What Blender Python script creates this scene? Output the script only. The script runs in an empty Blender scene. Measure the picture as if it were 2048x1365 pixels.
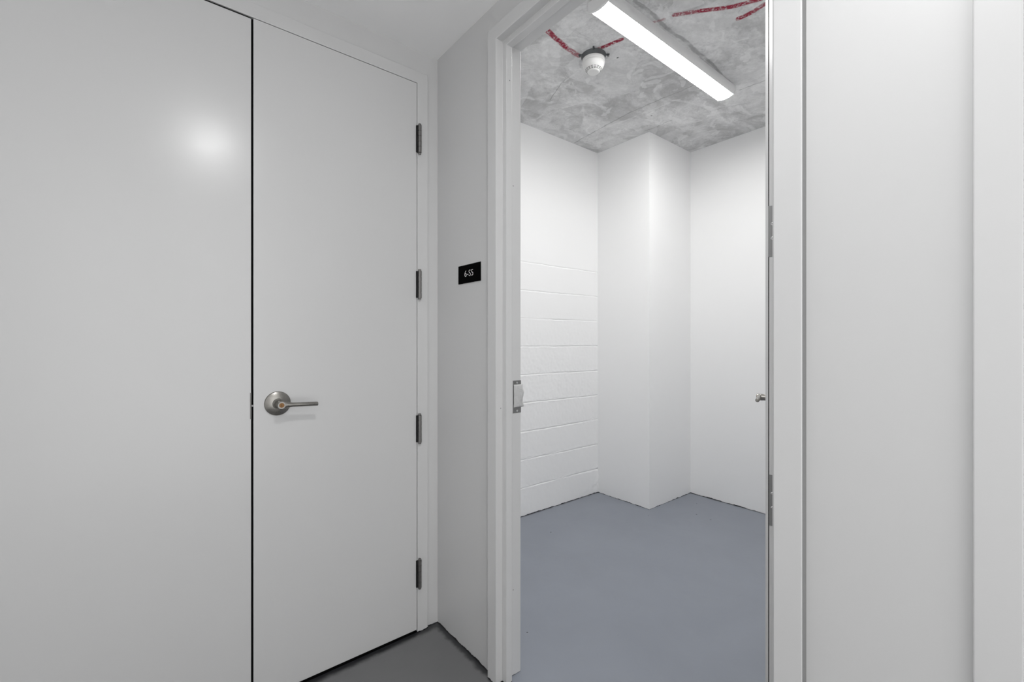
import bpy, bmesh, math, random
from mathutils import Vector, Matrix, noise as mnoise

S = bpy.context.scene
COL = S.collection

# ------------------------------------------------------------ camera, world, exposure
CAM_H = 1.23
AZ = math.radians(51.03)
cam = bpy.data.cameras.new('camera')
cam.sensor_width = 36.0
cam.lens = 895.0 / 2048.0 * 36.0
cam.clip_start = 0.02
camo = bpy.data.objects.new('camera', cam)
camo.location = (0, 0, CAM_H)
camo.rotation_euler = (math.pi / 2, 0, AZ - math.pi / 2)
COL.objects.link(camo)
S.camera = camo
S.view_settings.view_transform = 'Standard'
S.view_settings.look = 'None'
S.view_settings.gamma = 1.0
S.view_settings.use_curve_mapping = False
S.view_settings.exposure = 0.0
w = bpy.data.worlds.new('world'); S.world = w; w.use_nodes = True
w.node_tree.nodes['Background'].inputs[0].default_value = (1, 1, 1, 1)
w.node_tree.nodes['Background'].inputs[1].default_value = 2.0  # plain white fill, reaching in by the open corridor end
S.cycles.max_bounces = 12
S.cycles.diffuse_bounces = 10
S.cycles.sample_clamp_indirect = 6

E_ROOM = 54.0        # emission of the linear ceiling light in the room
E_KEY = 530.0         # small downlight over the corridor in front of the doors

# ------------------------------------------------------------ dimensions (metres)
XW, YW = 0.9775, 1.7265           # corridor faces of the sign wall and of the double-door wall
ZC = 2.46                         # corridor ceiling
XF = 0.9575                       # corridor face of the steel frame in the sign wall
XWB = 1.0555                      # room face of the sign wall
YO0, YO1, HO = 0.3633, 1.2754, 2.308   # room doorway opening
RY0, RY1, RX1, RZ = 0.22, 2.390, 3.400, 2.757   # the room
PX, PY = 2.829, 1.906             # boxed corner in the room
YD = 1.7165                       # face of the double-door frame and its leaves
DX0, DXM, DX1, HD = -0.3450, 0.2665, 0.8745, 2.3170

# ------------------------------------------------------------ material helpers
class NT:
    def __init__(s, name):
        s.m = bpy.data.materials.new(name); s.m.use_nodes = True
        s.t = s.m.node_tree; s.b = s.t.nodes['Principled BSDF']
        s.out = s.t.nodes['Material Output']
    def n(s, typ, **kw):
        nd = s.t.nodes.new(typ)
        for k, v in kw.items(): setattr(nd, k, v)
        return nd
    def L(s, a, b): s.t.links.new(a, b)
    def setin(s, sock, v):
        if isinstance(v, bpy.types.NodeSocket): s.L(v, sock)
        else: sock.default_value = v
    def math(s, op, a, b=0.0, clamp=False):
        nd = s.n('ShaderNodeMath', operation=op, use_clamp=clamp)
        s.setin(nd.inputs[0], a); s.setin(nd.inputs[1], b)
        return nd.outputs[0]
    def vm(s, op, a, b=(0, 0, 0), scale=None):
        nd = s.n('ShaderNodeVectorMath', operation=op)
        s.setin(nd.inputs[0], a); s.setin(nd.inputs[1], b)
        if scale is not None: s.setin(nd.inputs['Scale'], scale)
        return nd.outputs['Value'] if op in ('DOT_PRODUCT', 'LENGTH', 'DISTANCE') else nd.outputs[0]
    def noise(s, vec, scale, detail=4, rough=0.55, dist=0.0, col=False):
        nd = s.n('ShaderNodeTexNoise'); s.L(vec, nd.inputs['Vector'])
        nd.inputs['Scale'].default_value = scale; nd.inputs['Detail'].default_value = detail
        nd.inputs['Roughness'].default_value = rough; nd.inputs['Distortion'].default_value = dist
        return nd.outputs['Color'] if col else nd.outputs['Fac']
    def map(s, v, a, b, c=0.0, d=1.0, smooth=True):
        nd = s.n('ShaderNodeMapRange', interpolation_type='SMOOTHSTEP' if smooth else 'LINEAR')
        s.setin(nd.inputs[0], v)
        for i, x in enumerate((a, b, c, d)): s.setin(nd.inputs[i + 1], x)
        return nd.outputs[0]
    def mix(s, f, a, b):
        nd = s.n('ShaderNodeMix', data_type='RGBA')
        s.setin(nd.inputs['Factor'], f)
        s.setin(nd.inputs['A'], a); s.setin(nd.inputs['B'], b)
        return nd.outputs['Result']
    def bump(s, h, strength=0.3, dist=0.002):
        nd = s.n('ShaderNodeBump'); s.L(h, nd.inputs['Height'])
        nd.inputs['Strength'].default_value = strength; nd.inputs['Distance'].default_value = dist
        s.L(nd.outputs[0], s.b.inputs['Normal'])
    def pos(s):
        return s.n('ShaderNodeNewGeometry').outputs['Position']
    def objc(s):
        return s.n('ShaderNodeTexCoord').outputs['Object']

def g(v, a=1): return (v, v, v, a)

def simple(name, col, rough=0.5, metal=0.0, spec=0.5, bump=None):
    m = NT(name)
    m.b.inputs['Base Color'].default_value = col if len(col) == 4 else (*col, 1)
    m.b.inputs['Roughness'].default_value = rough
    m.b.inputs['Metallic'].default_value = metal
    m.b.inputs['Specular IOR Level'].default_value = spec
    if bump:
        m.bump(m.noise(m.objc(), bump[0], 6), bump[1], bump[2])
    return m.m

def paint(name, col, rough, ragged=0.0, peel=0.12, gloss=0.5):
    """painted surface: faint orange peel, faint mottling, and a hand-brushed ragged lower edge"""
    m = NT(name); p = m.pos()
    big = m.noise(p, 2.2, 3)
    fine = m.noise(p, 260, 3)
    c = m.mix(big, (col[0] * .99, col[1] * .99, col[2] * .99, 1), (col[0] * 1.01, col[1] * 1.01, col[2] * 1.01, 1))
    rg = m.map(m.noise(p, 9, 4), 0.3, 0.7, rough - .01, rough + .01)
    if ragged:
        sep = m.n('ShaderNodeSeparateXYZ'); m.L(p, sep.inputs[0])
        edge = m.math('MULTIPLY', m.map(m.noise(p, 16, 6, 0.62), 0.36, 0.72, 0.15, 1.0), ragged)
        k = m.math('LESS_THAN', sep.outputs[2], edge)
        c = m.mix(k, c, (0.018, 0.019, 0.021, 1))
        h = m.math('ADD', m.math('MULTIPLY', fine, 0.12), m.math('MULTIPLY', m.math('SUBTRACT', 1.0, k), 1.0))
        m.bump(h, 0.5, 0.001)
    else:
        m.bump(fine, peel, 0.0006)
    m.setin(m.b.inputs['Base Color'], c)
    m.setin(m.b.inputs['Roughness'], rg)
    m.b.inputs['Specular IOR Level'].default_value = gloss
    return m.m

M_HALL = paint('hall_wall_paint', (.63, .63, .63), .42, ragged=.010)
M_CEIL = paint('hall_ceiling_paint', (.93, .93, .93), .7)
M_DOOR = paint('door_gloss_paint', (.64, .64, .64), .245, peel=.05)
M_FRAME = paint('frame_gloss_paint', (.645, .645, .645), .26, ragged=.008)
M_ROOM = paint('room_wall_paint', (.92, .92, .92), .55, ragged=.008)
M_HALLW = paint('side_wall_paint', (.92, .92, .92), .6, ragged=.010)  # unseen wall, brighter than the other corridor walls to bounce fill
M_RETURN_SHADE = simple('return_shade_grey', g(.24), .6)  # painted shade for the frame's return side
M_DARK = simple('dark_void', g(.012), .9)  # black standing in for the unlit space behind the door gaps
M_SEAM_SHADE = simple('black_seam_and_shade', g(.004), 1.0, 0, 0.0)  # black of the real edge seam; elsewhere shade put into door gaps
M_STEEL = NT('satin_nickel')
_p = M_STEEL.objc()
M_STEEL.b.inputs['Base Color'].default_value = (.30, .29, .27, 1)
M_STEEL.b.inputs['Metallic'].default_value = 1
M_STEEL.setin(M_STEEL.b.inputs['Roughness'], M_STEEL.map(M_STEEL.noise(_p, 900, 2), .3, .7, .27, .31))
M_STEEL = M_STEEL.m
M_HINGE = simple('dark_hinge_steel', (.20, .195, .19), .38, .9, bump=(400, .1, .0003))
M_BLACKLEAF = simple('black_hinge_leaf', g(.02), .5, .5)
M_LEAF = simple('hinge_leaf_steel', (.27, .27, .27), .42, .75)
M_SCREW = simple('bright_screw', (.75, .75, .75), .25, 1)
M_BRASS = simple('brass_keyway', (.24, .13, .06), .4, 1)
M_KEYSLOT = simple('keyway_slot', g(.01), .6)
M_PLATE = simple('black_sign_plate', g(.002), .8, 0, .03)
M_LETTER = simple('white_lettering', g(.85), .5)
M_PLASTIC = simple('white_plastic', (.78, .78, .77), .35)
M_SLOT = simple('detector_slot_dark', g(.02), .7)
M_GALV = simple('galvanised_bracket', (.16, .17, .175), .5, .6, bump=(150, .3, .001))
M_HOUSING = simple('fixture_housing_white', (.80, .80, .80), .35)
M_FILM = NT('masking_film')
M_FILM.b.inputs['Base Color'].default_value = (.62, .62, .62, 1)
M_FILM.b.inputs['Roughness'].default_value = .3
M_FILM.b.inputs['Alpha'].default_value = .88
M_FILM.bump(M_FILM.noise(M_FILM.objc(), 60, 4, dist=1.5), .9, .003)
M_FILM = M_FILM.m

def emitter(name, strength, col=(1, 1, 1, 1)):
    m = NT(name)
    m.b.inputs['Base Color'].default_value = g(.9)
    m.b.inputs['Emission Color'].default_value = col
    m.b.inputs['Emission Strength'].default_value = strength
    return m.m
M_GLOW = emitter('lit_diffuser', E_ROOM, (1, .994, .98, 1))
M_KEY = emitter('lit_downlight', E_KEY)

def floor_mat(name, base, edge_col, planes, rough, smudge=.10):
    """painted concrete floor: mottled, small pits, darker cut-in coat along the walls, also painting shade below the doors"""
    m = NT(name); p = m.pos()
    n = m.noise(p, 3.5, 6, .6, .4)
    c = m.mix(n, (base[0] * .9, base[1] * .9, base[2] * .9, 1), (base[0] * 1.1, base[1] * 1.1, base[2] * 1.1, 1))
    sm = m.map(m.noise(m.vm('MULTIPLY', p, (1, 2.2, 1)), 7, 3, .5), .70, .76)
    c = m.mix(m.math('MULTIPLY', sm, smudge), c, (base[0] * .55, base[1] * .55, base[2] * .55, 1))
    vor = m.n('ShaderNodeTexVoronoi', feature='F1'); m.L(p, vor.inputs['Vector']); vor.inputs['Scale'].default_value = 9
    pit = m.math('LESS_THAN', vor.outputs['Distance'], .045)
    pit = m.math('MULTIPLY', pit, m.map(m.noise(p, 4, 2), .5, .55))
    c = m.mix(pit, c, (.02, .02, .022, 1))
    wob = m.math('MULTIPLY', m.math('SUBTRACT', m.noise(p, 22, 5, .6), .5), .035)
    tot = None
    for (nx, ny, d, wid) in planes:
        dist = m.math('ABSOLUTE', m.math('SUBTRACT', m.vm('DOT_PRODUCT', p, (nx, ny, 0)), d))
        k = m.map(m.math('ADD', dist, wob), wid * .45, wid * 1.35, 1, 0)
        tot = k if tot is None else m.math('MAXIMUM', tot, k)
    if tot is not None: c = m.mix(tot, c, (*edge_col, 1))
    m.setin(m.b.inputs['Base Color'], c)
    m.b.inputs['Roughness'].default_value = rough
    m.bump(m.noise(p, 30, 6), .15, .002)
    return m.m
M_FLOOR_H = floor_mat('grey_painted_floor', (.175, .175, .179), (.036, .037, .039), [(1, 0, XW, .024), (0, 1, YW, .036)], .30, 0.0)  # cut-in coat; door-side band widened and darkened to paint shade below doors
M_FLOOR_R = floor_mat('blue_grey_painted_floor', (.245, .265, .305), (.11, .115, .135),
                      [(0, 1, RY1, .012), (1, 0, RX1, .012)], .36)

# ---- raw concrete ceiling with seams, smears and red marking-spray lines
def concrete():
    m = NT('raw_concrete'); p0 = m.pos()
    warp = m.vm('SCALE', m.vm('SUBTRACT', m.noise(p0, 5, 4, .6, col=True), (.5, .5, .5)), scale=.05)
    warp2 = m.vm('SCALE', m.vm('SUBTRACT', m.noise(p0, 26, 4, .6, col=True), (.5, .5, .5)), scale=.012)
    flat = m.vm('MULTIPLY', p0, (1, 1, 0))
    p = m.vm('MULTIPLY', m.vm('ADD', m.vm('ADD', p0, warp), warp2), (1, 1, 0))
    pn = m.vm('MULTIPLY', m.vm('ADD', p0, warp2), (1, 1, 0))
    def seg(a, b, src=None):
        src = src or p
        a3, d3 = (a[0], a[1], 0), (b[0] - a[0], b[1] - a[1], 0)
        l2 = d3[0] ** 2 + d3[1] ** 2
        pa = m.vm('SUBTRACT', src, a3)
        h = m.math('DIVIDE', m.vm('DOT_PRODUCT', pa, d3), l2, True)
        nd = m.vm('SUBTRACT', pa, m.vm('SCALE', d3, scale=h))
        return m.vm('LENGTH', nd), h
    big = m.noise(flat, 1.7, 8, .62, .9)
    mid = m.noise(flat, 6, 9, .65, 1.4)
    fin = m.noise(flat, 45, 6, .7)
    c = m.mix(m.map(big, .38, .62), g(.47), g(.78))
    c = m.mix(m.map(mid, .35, .65), c, m.mix(.5, c, g(.92)))
    c = m.mix(m.map(fin, .3, .75, 0, .40), c, g(.38))
    c = m.mix(m.math('MULTIPLY', m.map(m.noise(m.vm('MULTIPLY', p, (1, 2.6, 1)), 2.6, 5, .6, .7), .50, .62), .45), c, g(.43))
    # troweled patches: contour lines of a warped noise read as skin edges
    q = m.noise(p, 2.3, 5, .58, .9)
    edges = None
    for lev in (.40, .5, .58):
        k = m.map(m.math('ABSOLUTE', m.math('SUBTRACT', q, lev)), .0, .012, 1, 0)
        k = m.math('MULTIPLY', k, m.map(m.noise(flat, 9, 3), .42, .6))
        edges = k if edges is None else m.math('MAXIMUM', edges, k)
    c = m.mix(m.math('MULTIPLY', edges, .16), c, g(.20))
    patch = m.map(q, .49, .51)
    c = m.mix(m.math('MULTIPLY', patch, .30), c, g(.86))
    c = m.mix(m.math('MULTIPLY', m.map(m.noise(p, 4.1, 2, .5, 2.2), .60, .63), .35), c, g(.92))
    # pale cement smears
    for a, b, wd in SMEARS:
        d, h = seg(a, b)
        c = m.mix(m.math('MULTIPLY', m.map(m.math('ADD', d, m.math('MULTIPLY', m.math('SUBTRACT', m.noise(flat, 14, 4), .5), .07)), 0, wd, 1, 0), .45), c, g(.85))
    # formwork seams
    seam = None
    for a, b, wd in SEAMS:
        d, h = seg(a, b)
        k = m.map(d, wd * .35, wd, 1, 0)
        k = m.math('MULTIPLY', k, m.map(m.noise(flat, 12, 4), .35, .55, .25, 1))
        seam = k if seam is None else m.math('MAXIMUM', seam, k)
    c = m.mix(m.math('MULTIPLY', seam, .50), c, g(.20))
    # bug holes
    vor = m.n('ShaderNodeTexVoronoi', feature='F1'); m.L(p, vor.inputs['Vector']); vor.inputs['Scale'].default_value = 7
    hole = m.math('MULTIPLY', m.map(vor.outputs['Distance'], .03, .055, 1, 0), m.map(m.noise(flat, 3.3, 2), .48, .52))
    c = m.mix(hole, c, g(.06))
    # red marking spray
    for a, b, wd, st in REDS:
        d, h = seg(a, b, pn)
        brk = m.map(m.noise(flat, 70, 5, .75), .36, .52, .15, 1)
        k = m.math('MULTIPLY', m.map(d, wd * .55, wd, 1, 0), m.math('MULTIPLY', brk, st))
        c = m.mix(k, c, (.30, .012, .04, 1))
    m.setin(m.b.inputs['Base Color'], c)
    m.b.inputs['Roughness'].default_value = .85
    hgt = m.math('ADD', m.math('MULTIPLY', mid, .6), m.math('MULTIPLY', fin, .3))
    hgt = m.math('SUBTRACT', hgt, m.math('MULTIPLY', edges, .12))
    hgt = m.math('SUBTRACT', hgt, m.math('MULTIPLY', seam, .6))
    hgt = m.math('SUBTRACT', hgt, m.math('MULTIPLY', hole, 1.2))
    m.bump(hgt, .55, .012)
    return m.m
REDS = [((1.508, 1.599), (1.676, 1.631), 0.019, 1), ((1.693, 1.633), (1.785, 1.637), 0.019, 0.75), ((1.819, 1.541), (1.855, 1.412), 0.016, 1), ((1.872, 1.243), (1.894, 1.196), 0.01, 0.5), ((1.91, 1.149), (1.977, 1.062), 0.017, 0.85), ((1.977, 1.062), (2.064, 0.96), 0.017, 1), ((2.064, 0.96), (2.12, 0.85), 0.017, 1), ((2.165, 0.972), (2.173, 0.924), 0.017, 1), ((2.173, 0.924), (2.166, 0.858), 0.017, 0.9)]
SEAMS = [((2.539, 2.369), (2.491, 1.827), 0.006), ((2.491, 1.827), (2.523, 1.355), 0.005), ((2.512, 2.033), (2.488, 1.805), 0.004), ((1.687, 1.211), (1.906, 1.22), 0.012), ((1.906, 1.22), (2.297, 1.223), 0.014), ((2.297, 1.223), (2.716, 1.246), 0.01), ((2.273, 1.221), (2.338, 1.245), 0.01), ((1.886, 1.839), (1.968, 2.051), 0.003), ((2.795, 1.919), (2.804, 1.705), 0.004), ((2.788, 1.243), (2.795, 1.104), 0.005), ((2.901, 1.454), (2.984, 1.268), 0.003)]
SMEARS = [((2.094, 1.912), (2.359, 1.909), 0.02), ((2.095, 2.065), (2.151, 1.942), 0.016), ((1.883, 1.94), (1.899, 1.734), 0.012), ((2.197, 1.983), (2.334, 2.084), 0.016), ((2.94, 1.342), (3.148, 1.338), 0.02), ((2.541, 2.056), (2.586, 1.59), 0.01), ((2.584, 1.553), (2.844, 1.459), 0.02), ((2.702, 1.278), (2.757, 1.2), 0.03)]
M_CONC = concrete()

# ------------------------------------------------------------ mesh helpers
class MB:
    def __init__(s): s.bm = bmesh.new(); s.mi = 0
    def face(s, vs):
        try:
            f = s.bm.faces.new(vs); f.material_index = s.mi; return f
        except ValueError: return None
    def box(s, x0, x1, y0, y1, z0, z1):
        v = [s.bm.verts.new((x, y, z)) for x in (x0, x1) for y in (y0, y1) for z in (z0, z1)]
        for q in ((0, 1, 3, 2), (4, 6, 7, 5), (0, 4, 5, 1), (2, 3, 7, 6), (0, 2, 6, 4), (1, 5, 7, 3)):
            s.face([v[i] for i in q])
        return s
    def prism(s, poly, a0, a1, axis='z'):
        def P(u, v, a):
            return {'z': (u, v, a), 'y': (u, a, v), 'x': (a, u, v)}[axis]
        A = [s.bm.verts.new(P(u, v, a0)) for u, v in poly]
        B = [s.bm.verts.new(P(u, v, a1)) for u, v in poly]
        n = len(poly)
        s.face(A[::-1]); s.face(B)
        for i in range(n): s.face([A[i], A[(i + 1) % n], B[(i + 1) % n], B[i]])
        return s
    def tube(s, path, radii, seg=20, up=(0, 0, 1), sx=1.0, sy=1.0):
        """swept round section along path (list of Vector), radii per point"""
        rings = []
        n = len(path)
        for i, p in enumerate(path):
            p = Vector(p)
            t = (Vector(path[min(i + 1, n - 1)]) - Vector(path[max(i - 1, 0)])).normalized()
            a = Vector(up); a = (a - t * a.dot(t)).normalized(); b = t.cross(a)
            r = radii[i]
            rx, ry = (r if isinstance(r, tuple) else (r, r))
            rings.append([s.bm.verts.new(p + a * (ry * math.sin(2 * math.pi * k / seg)) + b * (rx * math.cos(2 * math.pi * k / seg))) for k in range(seg)])
        for i in range(n - 1):
            for k in range(seg):
                s.face([rings[i][k], rings[i][(k + 1) % seg], rings[i + 1][(k + 1) % seg], rings[i + 1][k]])
        s.face(rings[0][::-1]); s.face(rings[-1])
        return s
    def lathe(s, prof, origin=(0, 0, 0), axis=(0, 0, 1), seg=48):
        """prof: list of (r, h) along axis"""
        ax = Vector(axis).normalized()
        q = ax.to_track_quat('Z', 'Y').to_matrix()
        o = Vector(origin)
        rings = []
        for r, h in prof:
            if r < 1e-6: rings.append([s.bm.verts.new(o + ax * h)])
            else: rings.append([s.bm.verts.new(o + q @ Vector((r * math.cos(2 * math.pi * k / seg), r * math.sin(2 * math.pi * k / seg), h))) for k in range(seg)])
        for i in range(len(rings) - 1):
            A, B = rings[i], rings[i + 1]
            for k in range(seg):
                k2 = (k + 1) % seg
                if len(A) == 1 and len(B) == 1: continue
                if len(A) == 1: s.face([A[0], B[k2], B[k]])
                elif len(B) == 1: s.face([A[k], A[k2], B[0]])
                else: s.face([A[k], A[k2], B[k2], B[k]])
        return s
    def build(s, name, mat, parent=None, smooth=False, bevel=0, seg=2):
        bmesh.ops.remove_doubles(s.bm, verts=s.bm.verts, dist=1e-6)
        bmesh.ops.recalc_face_normals(s.bm, faces=s.bm.faces)
        me = bpy.data.meshes.new(name); s.bm.to_mesh(me); s.bm.free()
        for m in (mat if isinstance(mat, (list, tuple)) else [mat]): me.materials.append(m)
        o = bpy.data.objects.new(name, me); COL.objects.link(o)
        if parent is not None: o.parent = parent
        if smooth:
            for p in me.polygons: p.use_smooth = True
            try: me.set_sharp_from_angle(angle=math.radians(35))
            except Exception: pass
        if bevel:
            b = o.modifiers.new('bevel', 'BEVEL'); b.width = bevel; b.segments = seg; b.limit_method = 'ANGLE'
            b.angle_limit = math.radians(40)
            for p in me.polygons: p.use_smooth = True
            try: me.set_sharp_from_angle(angle=math.radians(35))
            except Exception: pass
        return o

def tag(o, label, cat, kind=None, group=None):
    o['label'] = label; o['category'] = cat
    if kind: o['kind'] = kind
    if group: o['group'] = group
    return o
def empty(name, loc, rz=0.0):
    o = bpy.data.objects.new(name, None); COL.objects.link(o)
    o.location = loc; o.rotation_euler = (0, 0, rz); o.empty_display_size = .05
    return o
ST = 'structure'

# ------------------------------------------------------------ corridor shell
HX0, HY0 = -0.66, -1.5            # left side of the corridor; end behind the camera, left open to let world fill in
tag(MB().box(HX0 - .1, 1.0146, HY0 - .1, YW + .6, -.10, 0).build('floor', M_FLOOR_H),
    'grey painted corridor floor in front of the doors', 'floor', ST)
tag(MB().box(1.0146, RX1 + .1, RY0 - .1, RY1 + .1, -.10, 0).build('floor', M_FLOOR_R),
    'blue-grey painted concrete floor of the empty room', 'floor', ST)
tag(MB().box(HX0 - .1, XWB, HY0 - .1, YW + .6, ZC, ZC + .08).build('ceiling', M_CEIL),
    'smooth white painted ceiling above the corridor', 'ceiling', ST)

# double-door wall (left), with its opening
b = MB(); e = .0505
b.box(DX1 + e, XW, YW, YW + .10, 0, ZC)
b.box(DX0 - e, DX1 + e, YW, YW + .10, HD + e, ZC)
b.box(HX0 - .1, DX0 - e, YW, YW + .10, 0, ZC)
tag(b.build('wall_left', M_HALL), 'white wall around and above the double door', 'wall', ST)
b = MB()  # unseen black box added so the door gaps stay dark
b.box(DX0 - .15, DX1 + .08, YW + .50, YW + .55, 0, ZC)
b.box(DX0 - .20, DX0 - .15, YW + .10, YW + .55, 0, ZC)
b.box(DX1 + .08, DX1 + .10, YW + .10, YW + .55, 0, ZC)
tag(b.build('wall_gap_shade', M_DARK), 'unseen black box added to keep the door gaps dark', 'wall', ST)

# sign wall, with the room doorway and the next doorway at the right edge
e = .0505
N1 = 0.0375                       # near edge of the next doorway's opening
N0 = N1 - .912
b = MB()
b.box(XW, XWB, YO1 + e, YW + .10, 0, ZC)
b.box(XW, XWB, YO0 - e, YO1 + e, HO + e, ZC)
b.box(XW, XWB, N1 + e, YO0 - e, 0, ZC)
b.box(XW, XWB, N0 - e, N1 + e, HO + e, ZC)
b.box(XW, XWB, HY0, N0 - e, 0, ZC)
tag(b.build('wall_right', M_HALL), 'white wall with the black room sign, pierced by the open doorway', 'wall', ST)
tag(MB().box(HX0 - .1, HX0, HY0, YW + .1, 0, ZC).build('wall_corridor_left', M_HALLW), 'white side wall of the corridor left of the camera', 'wall', ST)

# ------------------------------------------------------------ room shell
tag(MB().box(XWB, RX1 + .1, RY0 - .1, RY1 + .1, RZ, RZ + .1).build('ceiling', M_CONC),
    'raw concrete ceiling with red spray lines inside the room', 'ceiling', ST)
tag(MB().box(XWB, RX1 + .1, RY0 - .1, RY0, 0, RZ).build('wall_room_right', M_ROOM), 'white room wall hidden behind the open door', 'wall', ST)
b = MB(); b.box(XWB - .001, XWB, RY0 - .1, RY1 + .1, ZC + .08, RZ)
b.box(XWB - .001, XWB, YW + .10, RY1 + .1, 0, ZC + .08)
tag(b.build('wall_room_front', M_ROOM), 'inner side of the room wall around the doorway', 'wall', ST)
tag(MB().box(RX1, RX1 + .1, RY0, RY1 + .1, 0, RZ).build('wall_room_back', M_ROOM), 'white back wall of the room right of the boxed corner', 'wall', ST)
tag(MB().box(PX, RX1, PY, RY1 + .1, 0, RZ).build('wall_room_corner', M_ROOM), 'white boxed-out corner jutting into the room', 'wall', ST)

# painted block wall: real relief in the mesh
def block_wall():
    x0, x1 = XWB, PX
    nx = 300
    zs = []
    joints = [0.196 + .199 * k for k in range(10)]
    zz = 0.0
    while zz < RZ - 1e-6:
        zs.append(zz)
        near = min(abs(zz - j) for j in joints)
        zz += .0022 if near < .014 else .009
    zs.append(RZ)
    verts, faces = [], []
    nz = len(zs)
    for zq in zs:
        for i in range(nx + 1):
            x = x0 + (x1 - x0) * i / nx
            # courses sag a little and fade where the wall was skimmed (upper part)
            wob = .0035 * mnoise.noise(Vector((x * 3.1, 0, 7.3))) + .0022 * mnoise.noise(Vector((x * 17, 0, zq * 2)))
            d = 0.0
            for k, j in enumerate(joints):
                t = zq - j - wob - .004 * mnoise.noise(Vector((x * 2.0, j * 5, 1.7)))
                if abs(t) < .02:
                    a = .55 + .9 * mnoise.noise(Vector((x * 6.0, j * 9.0, 3.1)))
                    a = max(.10, min(1.0, a))
                    if j > 1.9: a = 0
                    elif j > 1.5: a = min(a * .5 + .1, .4)
                    elif j > 1.3: a *= .6
                    d += .0090 * a * math.exp(-(t / .0030) ** 2)
                    d -= .0008 * a * math.exp(-((t + .009) / .005) ** 2)   # lip of sagging paint
            rough = max(0.0, min(1.0, (1.55 - zq) / .5)) 
            d += rough * (.0014 * mnoise.noise(Vector((x * 45, 2.0, zq * 110))) + .0009 * mnoise.noise(Vector((x * 18, 5.0, zq * 30))))
            # head joint near the corner, lowest course
            if zq < .185:
                d += .004 * math.exp(-((x - 2.715 - .002 * mnoise.noise(Vector((zq * 60, 0, 0)))) / .003) ** 2) * max(0, min(1, .6 + 1.8 * mnoise.noise(Vector((zq * 90, 3, 1)))))
            # paint-filled lump at the foot of the inner corner
            d -= .012 * math.exp(-((x - x1) / .03) ** 2) * math.exp(-((zq - .10) / .10) ** 2) * (0.6 + .6 * mnoise.noise(Vector((x * 60, 1, zq * 60))))
            verts.append((x, RY1 + d, zq))
    for r in range(nz - 1):
        for i in range(nx):
            a = r * (nx + 1) + i
            faces.append((a, a + 1, a + nx + 2, a + nx + 1))
    base = len(verts)
    yb = RY1 + .1
    c = [0, nx, (nz - 1) * (nx + 1) + nx, (nz - 1) * (nx + 1)]
    verts += [(x0, yb, 0), (x1, yb, 0), (x1, yb, RZ), (x0, yb, RZ)]
    faces.append((base, base + 3, base + 2, base + 1))
    me = bpy.data.meshes.new('wall_room_left'); me.from_pydata(verts, [], faces); me.update()
    for p in me.polygons: p.use_smooth = True
    me.materials.append(M_ROOM)
    o = bpy.data.objects.new('wall_room_left', me); COL.objects.link(o)
    return tag(o, 'white painted concrete-block wall of the room with visible courses', 'wall', ST)
block_wall()

# ------------------------------------------------------------ steel frames
def sweep_frame(prof, lo, hi, H, plane):
    """prof: (depth, offL, offR, offH) closed section; swept up one jamb, across the head, down the other"""
    b = MB(); R = []
    for a, bl, br, bh in prof:
        pts = [(hi + bl, 0), (hi + bl, H + bh), (lo - br, H + bh), (lo - br, 0)]
        R.append([b.bm.verts.new((a, u, z) if plane == 'x' else (u, a, z)) for u, z in pts])
    n = len(R)
    for i in range(n):
        A, B = R[i], R[(i + 1) % n]
        for k in range(3): b.face([A[k], A[k + 1], B[k + 1], B[k]])
    b.face([r[0] for r in R]); b.face([r[3] for r in R])
    return b
E1 = .0505
def room_profile(x):
    pl, pr, ph = -.022, -.013, -.020
    return [(x, E1, E1, E1), (x, 0, 0, 0), (x + .030, 0, 0, 0), (x + .030, pl, pr, ph), (x + .0575, pl, pr, ph),
            (x + .0575, 0, 0, 0), (x + .116, 0, 0, 0), (x + .116, E1, E1, E1)]
fr = sweep_frame(room_profile(XF), YO0, YO1, HO, 'x').build('trim_1', M_FRAME, bevel=.0018, seg=3)
tag(fr, 'white steel door frame around the open doorway to the empty room', 'door frame', ST)
# strike plate on the latch-side jamb with film over its box
sp = MB()
sp.box(XF + .078, XF + .1165, YO1 - .0012, YO1 + .001, .9640, 1.0840)
sp.prism([(XF + .1165, YO1 - .0012), (XF + .122, YO1 - .0002), (XF + .127, YO1 + .004), (XF + .1255, YO1 + .005), (XF + .1205, YO1 + .001), (XF + .1165, YO1 + .001)], .990, 1.058)
sp = sp.build('strike_plate', M_LEAF, fr, bevel=.0005)
sp['label'] = 'grey metal strike plate'
fb = MB()
for zz in (1.076, .972): fb.lathe([(0, -.0006), (.0045, -.0006), (.0042, .0008), (.002, .0012), (0, .0006)], (XF + .097, YO1 - .0014, zz), (0, -1, 0), 20)
fb.build('screw', M_SCREW, sp, smooth=True)
# rumpled film bulging out of the strike
f = MB(); N = 14; K = 22
grid = []
for i in range(N + 1):
    row = []
    for k in range(K + 1):
        u, v = i / N, k / K
        x = XF + .081 + .052 * u * (1 - .12 * abs(math.sin(v * 5)))
        z_ = .985 + .084 * v
        bul = .0055 * math.sin(math.pi * min(1, u * .9 + .05)) * math.sin(math.pi * v) ** .5 + .0014 * mnoise.noise(Vector((u * 5, v * 7, 2)))
        row.append(f.bm.verts.new((x, YO1 - .0016 - bul - (.0 if u < .8 else -(u - .8) * .02), z_)))
    grid.append(row)
for i in range(N):
    for k in range(K): f.face([grid[i][k], grid[i + 1][k], grid[i + 1][k + 1], grid[i][k + 1]])
fo = f.build('masking_film', M_FILM, sp, smooth=True)
so = fo.modifiers.new('thick', 'SOLIDIFY'); so.thickness = .0006
fo['label'] = 'crumpled translucent film over the strike'
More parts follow.
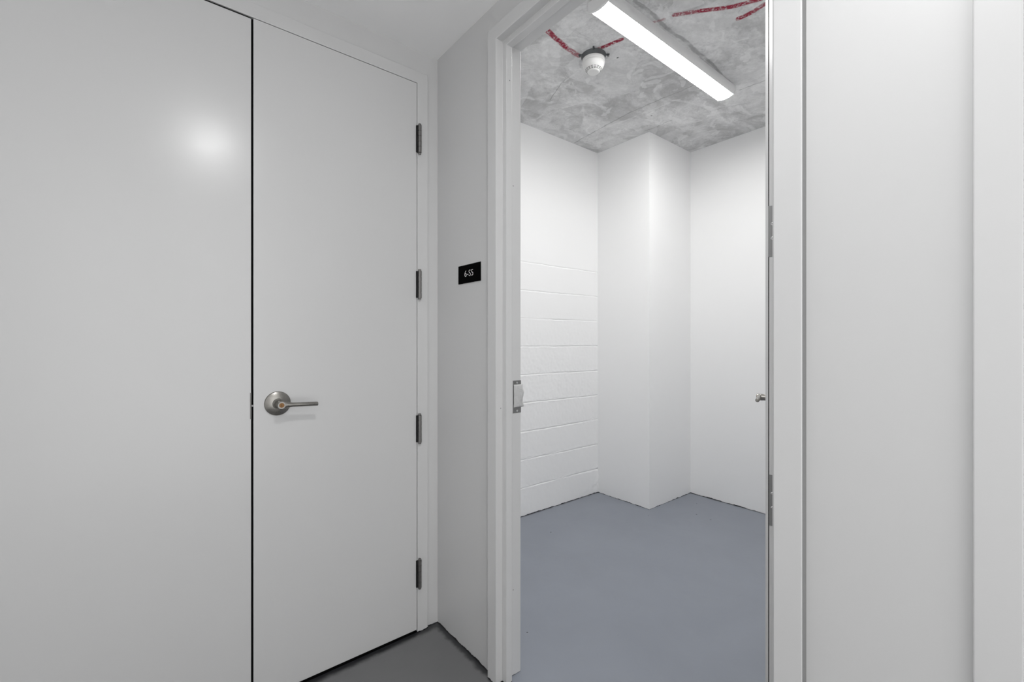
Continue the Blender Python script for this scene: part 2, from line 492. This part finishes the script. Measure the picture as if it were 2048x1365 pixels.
# small plugged screw holes on the stop and jamb
for (x, y, z_, ax) in ((XF + .0455, YO1 - .022, 2.165, (0, -1, 0)), (XF + .080, YO1, 1.80, (0, -1, 0)), (XF + .080, YO1, .315, (0, -1, 0)),
                       (XF + .022, YO1, .988, (0, -1, 0))):
    MB().lathe([(0, -.0005), (.0019, -.0005), (.0019, .0003), (.0011, .0003), (0, -.0001)], (x, y, z_), ax, 14).build('screw_hole', M_GALV, fr)

shade_strip = MB().box(XF + .002, XW, YO0 - E1 - .0008, YO0 - E1 - .0001, .012, HO + E1)  # thin grey strip added on the frame's return to paint its shade
shade_strip.build('return_shade', M_RETURN_SHADE, fr)['label'] = 'grey strip painting shade on the frame return'
fr3 = sweep_frame(room_profile(XF + .008), N0, N1, HO, 'x').build('trim_3', M_FRAME, bevel=.0022, seg=3)
tag(fr3, 'edge of the next white door frame at the right border', 'door frame', ST)
tag(MB().box(XF + .068, XF + .112, N0 + .003, N1 - .003, .008, HO - .003).build('door_4', M_DOOR, bevel=.001),
    'closed white door of the next doorway beyond the right border', 'door', ST)

# double-door frame
P = YD
prof2 = [(P, E1, E1, E1), (P, .0015, .0, .0018), (P + .048, .0015, .0, .0018), (P + .048, -.016, -.016, -.016), (P + .10, -.016, -.016, -.016), (P + .10, E1, E1, E1)]
fr2 = sweep_frame(prof2, DX0, DX1, HD, 'y').build('trim_2', M_FRAME, bevel=.0012, seg=2)
tag(fr2, 'white steel frame around the closed double door', 'door frame', ST)

# ------------------------------------------------------------ door hardware
def lever_set(parent, o, out, arm, up=Vector((0, 0, 1)), brass=True, L=.118, off=.057):
    """o: point on the door face; out: outward normal; arm: direction of the lever"""
    o, out, arm = Vector(o), Vector(out).normalized(), Vector(arm).normalized()
    r = MB().lathe([(0, 0), (.0415, 0), (.0415, .0040), (.0405, .0062), (.0395, .0070), (.0180, .0110), (.0175, .0130), (0, .0130)], o, out, 64)
    rose = r.build('rose', M_STEEL, parent, smooth=True)
    n = MB()
    n.lathe([(0, .010), (.0175, .010), (.0170, .016), (.0140, .0185), (.0125, .0210), (.0120, off - .016), (.0128, off - .008), (.0128, off + .006), (.0118, off + .0085), (0, off + .0085)], o, out, 48)
    c = o + out * off
    path = [c - arm * .002, c + arm * .010, c + arm * .020, c + arm * .028, c + arm * .036, c + arm * .060, c + arm * (L - .003), c + arm * (L - .0008), c + arm * L]
    rad = [(.0080, .0125), (.0080, .0118), (.0078, .0100), (.0078, .0086), (.0074, .0076), (.0072, .0072), (.0072, .0072), (.0065, .0065), (.0048, .0048)]
    n.tube(path, rad, 28)
    lv = n.build('lever_handle', M_STEEL, parent, smooth=True)
    if brass:
        k = MB().lathe([(0, off + .0086), (.0078, off + .0086), (.0078, off + .0096), (.0066, off + .0096), (.0062, off + .0090), (0, off + .0090)], o, out, 32).build('key_cylinder', M_BRASS, lv, smooth=True)
        k['label'] = 'brass key cylinder'
        q = o + out * (off + .0092)
        s_ = MB(); d = up * .0040; t = arm * .0006; z = out * .0004
        vs = [s_.bm.verts.new(q + a * d + c_ * t + e_ * z) for a in (-1, 1) for c_ in (-1, 1) for e_ in (-1, 1)]
        for ql in ((0, 1, 3, 2), (4, 6, 7, 5), (0, 4, 5, 1), (2, 3, 7, 6), (0, 2, 6, 4), (1, 5, 7, 3)): s_.face([vs[i] for i in ql])
        s_.build('keyway', M_KEYSLOT, lv)
    return lv

def knuckle_hinge(parent, x, y, z, h=.114, r=.0072, face_y=0.0):
    """closed butt hinge seen from its barrel side"""
    k = MB()
    pr = [(0, -h / 2 - .007), (.0052, -h / 2 - .007), (.0062, -h / 2 - .0035), (.0055, -h / 2 - .0006), (r, -h / 2)]
    n = 5
    for i in range(n):
        z0 = -h / 2 + h * i / n; z1 = -h / 2 + h * (i + 1) / n
        pr += [(r, z0 + .0010), (r, z1 - .0010), (r - .0016, z1 - .0008), (r - .0016, z1 + .0008)]
    pr += [(r, h / 2), (.0055, h / 2 + .0006), (.0062, h / 2 + .0035), (.0052, h / 2 + .007), (0, h / 2 + .007)]
    k.lathe(pr, (x, y, z), (0, 0, 1), 32)
    hg = k.build('hinge', M_HINGE, parent, smooth=True)
    lf = MB()
    lf.box(x - .0135, x - .0045, y + .001, face_y - .0001, z - h / 2 + .001, z + h / 2 - .001)
    lf.build('hinge_leaf', M_BLACKLEAF, hg, bevel=.0004)
    return hg

# door_1: right leaf of the double door; local origin at its lower hinge corner
d1 = empty('door_1', (DX1, YD, 0))
tag(d1, 'narrow white door leaf with lever handle and four dark hinges', 'door', ST)
W1 = DX1 - DXM - .0012
lb = MB().box(-W1 + .0028, -.0012, 0, .044, .014, HD - .0012)
lb.build('door_panel', M_DOOR, d1, bevel=.0008)
for zc in (2.080, 1.468, .861, .250):
    knuckle_hinge(d1, .0078, -.0088, zc, r=.0078)
lever_set(d1, (.3434 - DX1, 0, 1.0140), (0, -1, 0), (1, 0, -.045))
sb = MB()
sb.box(-.0011, .0001, .006, .030, .016, HD - .002)
sb.box(-W1 + .0022, -.0012, .006, .030, HD - .0011, HD - .0002)
sb.build('gap_shade', M_SEAM_SHADE, d1)  # black strips paint the shade inside the side and top gaps
MB().box(-W1 + .0022, -.0012, .004, .040, .0005, .0135).build('under_door_shade', M_SEAM_SHADE, d1)  # black bar added as painted shade under the leaf
MB().box(-W1 - .0020, -W1 + .0032, .0015, .0035, 1.009, 1.015).build('latch_bolt', M_LEAF, d1)

# door_2: left leaf
d2 = empty('door_2', (DX0, YD, 0))
tag(d2, 'wide plain white door leaf at the left, with a soft ceiling-light reflection', 'door', ST)
W2 = DXM - DX0
MB().box(.002, W2 - .0028, 0.0, .044, .014, HD - .0055).build('door_panel', M_DOOR, d2, bevel=.0008)
sb = MB()
sb.box(W2 - .0027, W2 + .0039, .006, .040, .016, HD - .003)
sb.box(.002, W2 - .0022, .004, .040, HD - .0054, HD - .0003)
sb.build('gap_shade', M_SEAM_SHADE, d2)  # black strips darken the meeting and top gaps as painted shade
MB().box(.002, W2 - .0022, .004, .040, .0005, .0135).build('under_door_shade', M_SEAM_SHADE, d2)  # painted shade filling the gap below this leaf
st = MB()
st.box(W2 - .0028, W2 - .0018, .0005, .040, .968, 1.056)
st.prism([(W2 - .0062, -.0016), (W2 - .0022, -.0016), (W2 - .0018, .004), (W2 - .0028, .004), (W2 - .0032, -.0004), (W2 - .0062, -.0004)], .968, 1.056)
st = st.build('strike_plate', M_HINGE, d2, bevel=.0003)
st['label'] = 'dark strike plate on the meeting edge'

# door_3: the room's door, swung open into the room
d3 = empty('door_3', (1.085, .369, 0), math.radians(19.0))
tag(d3, 'open white door swung into the room, seen edge-on with its hinge edge', 'door', ST)
b = MB()
U0, U1, T0, T1 = .012, .905, .010, .055
gv0, gv1 = .0478, .0496
b.prism([(U0, T0), (U1, T0), (U1, T1), (U0, T1), (U0, gv1), (U0 + .006, gv1), (U0 + .006, gv0), (U0, gv0)], .012, HO - .004)
dp = b.build('door_panel', M_DOOR, d3)
MB().box(U0 + .0005, U0 + .007, gv0 + .00005, gv1 - .00005, .0125, HO - .0045).build('edge_seam', M_SEAM_SHADE, d3)['label'] = 'black seam along the door edge'
for zc in (2.080, 1.476, .873, .250):
    h = MB()
    h.lathe([(0, -.064), (.005, -.064), (.0060, -.061), (.0055, -.058), (.0072, -.057), (.0072, .057), (.0055, .058), (.0060, .061), (.005, .064), (0, .064)], (0, 0, zc), (0, 0, 1), 28)
    lt = gv1 if zc > 1.2 else gv0 - .0003
    h.box(U0 - .0012, U0 + .0002, .002, lt, zc - .057, zc + .057)
    h.box(-.0008, U0, .0015, .004, zc - .057, zc + .057)
    hg = h.build('hinge', M_LEAF, d3, bevel=.0003)
    hg['label'] = 'grey steel butt hinge'
    for dz in (.016, -.016):
        MB().lathe([(0, 0), (.0040, 0), (.0036, .0010), (.0020, .0016), (.0011, .0010), (0, .0004)], (U0 - .0012, .0410, zc + dz), (-1, 0, 0), 24).build('screw', M_SCREW, hg, smooth=True)
lever_set(d3, (.838, T1, 1.012), (0, 1, 0), (-1, 0, 0), L=.112)
lever_set(d3, (.838, T0, 1.012), (0, -1, 0), (-1, 0, 0), brass=False, L=.112)

# ------------------------------------------------------------ room sign
sg = empty('room_sign', (XW, 1.4735, 1.496))
tag(sg, 'small black rectangular room sign reading 6-S5 on the white wall', 'sign')
MB().box(-.0032, 0, -.0778, .0778, -.0362, .0362).build('sign_plate', M_PLATE, sg, bevel=.0004)
cu = bpy.data.curves.new('lettering', 'FONT')
cu.body = '6-S5'; cu.size = .0365; cu.align_x = 'CENTER'; cu.align_y = 'CENTER'; cu.extrude = .00025; cu.space_character = 1.0; cu.offset = -.0007
to = bpy.data.objects.new('tmp_text', cu); COL.objects.link(to)
bpy.context.view_layer.update()
dg = bpy.context.evaluated_depsgraph_get()
tm = bpy.data.meshes.new_from_object(to.evaluated_get(dg)); tm.name = 'lettering'
bpy.data.objects.remove(to)
mat = Matrix(((0, 0, -1, -.0036), (-1, 0, 0, 0), (0, 1, 0, 0), (0, 0, 0, 1)))
tm.transform(mat)
tm.materials.clear(); tm.materials.append(M_LETTER)
lt = bpy.data.objects.new('lettering', tm); COL.objects.link(lt); lt.parent = sg

# ------------------------------------------------------------ linear ceiling light
LX0, LX1, LY0, LY1 = 1.537, 2.722, 1.239, 1.351
LZ = RZ
lf = empty('linear_ceiling_light', (LX0, LY0, LZ))
tag(lf, 'long white linear light glowing on the raw concrete ceiling', 'ceiling light')
wd = LY1 - LY0; ln = LX1 - LX0
hs = MB()
hs.prism([(0, 0), (-.002, -.018), (-.001, -.034), (.004, -.046), (.010, -.050), (.010, -.030), (wd - .010, -.030), (wd - .010, -.050), (wd - .004, -.046), (wd + .001, -.034), (wd + .002, -.018), (wd, 0)], .008, ln - .008, 'x')
hs.build('housing', M_HOUSING, lf, smooth=True)
df = MB(); pl = []
for i in range(13):
    t = i / 12
    pl.append((.010 + (wd - .020) * t, -.050 - .0065 * math.sin(math.pi * t)))
df.prism(pl + [(wd - .010, -.040), (.010, -.040)], .012, ln - .012, 'x')
dfo = df.build('diffuser', M_GLOW, lf, smooth=True)
dfo['label'] = 'glowing white diffuser'
for xx0, xx1 in ((0, .012), (ln - .012, ln)):
    cp = MB(); pc = [(-.003, 0), (-.005, -.018), (-.004, -.038), (.002, -.050)]
    for i in range(1, 12):
        t = i / 12
        pc.append((.002 + (wd - .004) * t, -.050 - .010 * math.sin(math.pi * t)))
    pc += [(wd - .002, -.050), (wd + .004, -.038), (wd + .005, -.018), (wd + .003, 0)]
    cp.prism(pc, xx0, xx1, 'x')
    cp.build('end_cap', M_HOUSING, lf, bevel=.0015)

# ------------------------------------------------------------ smoke detector
sd = empty('smoke_detector', (1.846, 1.588, RZ))
tag(sd, 'round white smoke detector hanging from the concrete ceiling', 'smoke detector')
mp = MB().lathe([(0, 0), (.066, 0), (.066, -.004), (.061, -.012), (.061, -.022), (0, -.022)], (0, 0, 0), (0, 0, 1), 40)
toc = Vector((-1.846, -1.588, 0)).normalized()
for ang in (0, 88, -72, 178):
    a = math.atan2(toc.y, toc.x) + math.radians(ang)
    c, s_ = math.cos(a), math.sin(a)
    v = [(.060, -.006), (.083, -.004), (.083, .004), (.060, .006)]
    mp.prism([(c * u - s_ * t, s_ * u + c * t) for u, t in v], -.005, -.0005)
    mp.lathe([(0, -.012), (.004, -.012), (.004, -.005), (0, -.005)], (c * .076, s_ * .076, 0), (0, 0, 1), 12)
mpo = mp.build('mounting_bracket', M_GALV, sd, smooth=True)
mpo['label'] = 'dark galvanised mounting ring with tabs'
MB().lathe([(0, -.018), (.0585, -.018), (.0600, -.021), (.0600, -.036), (.0585, -.039), (.0560, -.040), (0, -.040)], (0, 0, 0), (0, 0, 1), 64).build('base', M_PLASTIC, sd, smooth=True)
hd = MB().lathe([(0, -.039), (.0570, -.039), (.0580, -.043), (.0572, -.050), (.0530, -.060), (.0470, -.069), (.0440, -.0715), (.0330, -.0850), (.0300, -.0880), (.0240, -.0895), (0, -.0900)], (0, 0, 0), (0, 0, 1), 64).build('sensor_head', M_PLASTIC, sd, smooth=True)
sl = MB()
def arc_slot(mb, r, z, nr, nz, a0, a1, t=.0022, n=4):
    """small curved slot on the conical flank"""
    P_ = []
    for i in range(n + 1):
        a = a0 + (a1 - a0) * i / n
        for (dr, dz) in ((-nz * t * .5, nr * t * .5), (nz * t * .5, -nr * t * .5)):
            for o_ in (-.0006, .0005):
                rr = r + dr + nr * o_; zz = z + dz + nz * o_
                P_.append(mb.bm.verts.new((rr * math.cos(a), rr * math.sin(a), zz)))
    for i in range(n):
        A = P_[i * 4:i * 4 + 4]; B = P_[i * 4 + 4:i * 4 + 8]
        for q in ((0, 1), (1, 3), (3, 2), (2, 0)): mb.face([A[q[0]], A[q[1]], B[q[1]], B[q[0]]])
    mb.face([P_[0], P_[2], P_[3], P_[1]]); mb.face([P_[-4], P_[-3], P_[-1], P_[-2]])
nr, nz = .775, -.632
for row, (r, z) in enumerate(((.0418, -.0742), (.0382, -.0786), (.0347, -.0829))):
    ns = 16
    for k in range(ns):
        a = math.atan2(toc.y, toc.x) + 2 * math.pi * (k + .5) / ns
        arc_slot(sl, r, z, nr, nz, a - .145, a + .145)
sl.build('grille', M_SLOT, hd)['label'] = 'dark vent slots'

# ------------------------------------------------------------ corridor downlights (outside the picture, they light it)
def downlight(x, y, mat, label, r=.045):
    d = empty('downlight', (x, y, ZC))
    tag(d, label, 'ceiling light', group=None)
    MB().lathe([(r, -.0005), (r + .018, -.0005), (r + .016, -.006), (r + .002, -.009), (r, -.006)], (0, 0, 0), (0, 0, 1), 40).build('trim_ring', M_HOUSING, d, smooth=True)
    MB().lathe([(0, -.0045), (r, -.0045), (r, -.0005), (0, -.0005)], (0, 0, 0), (0, 0, 1), 32).build('lens', mat, d)
downlight(.285, .13, M_KEY, 'small round downlight over the corridor just before the double door')
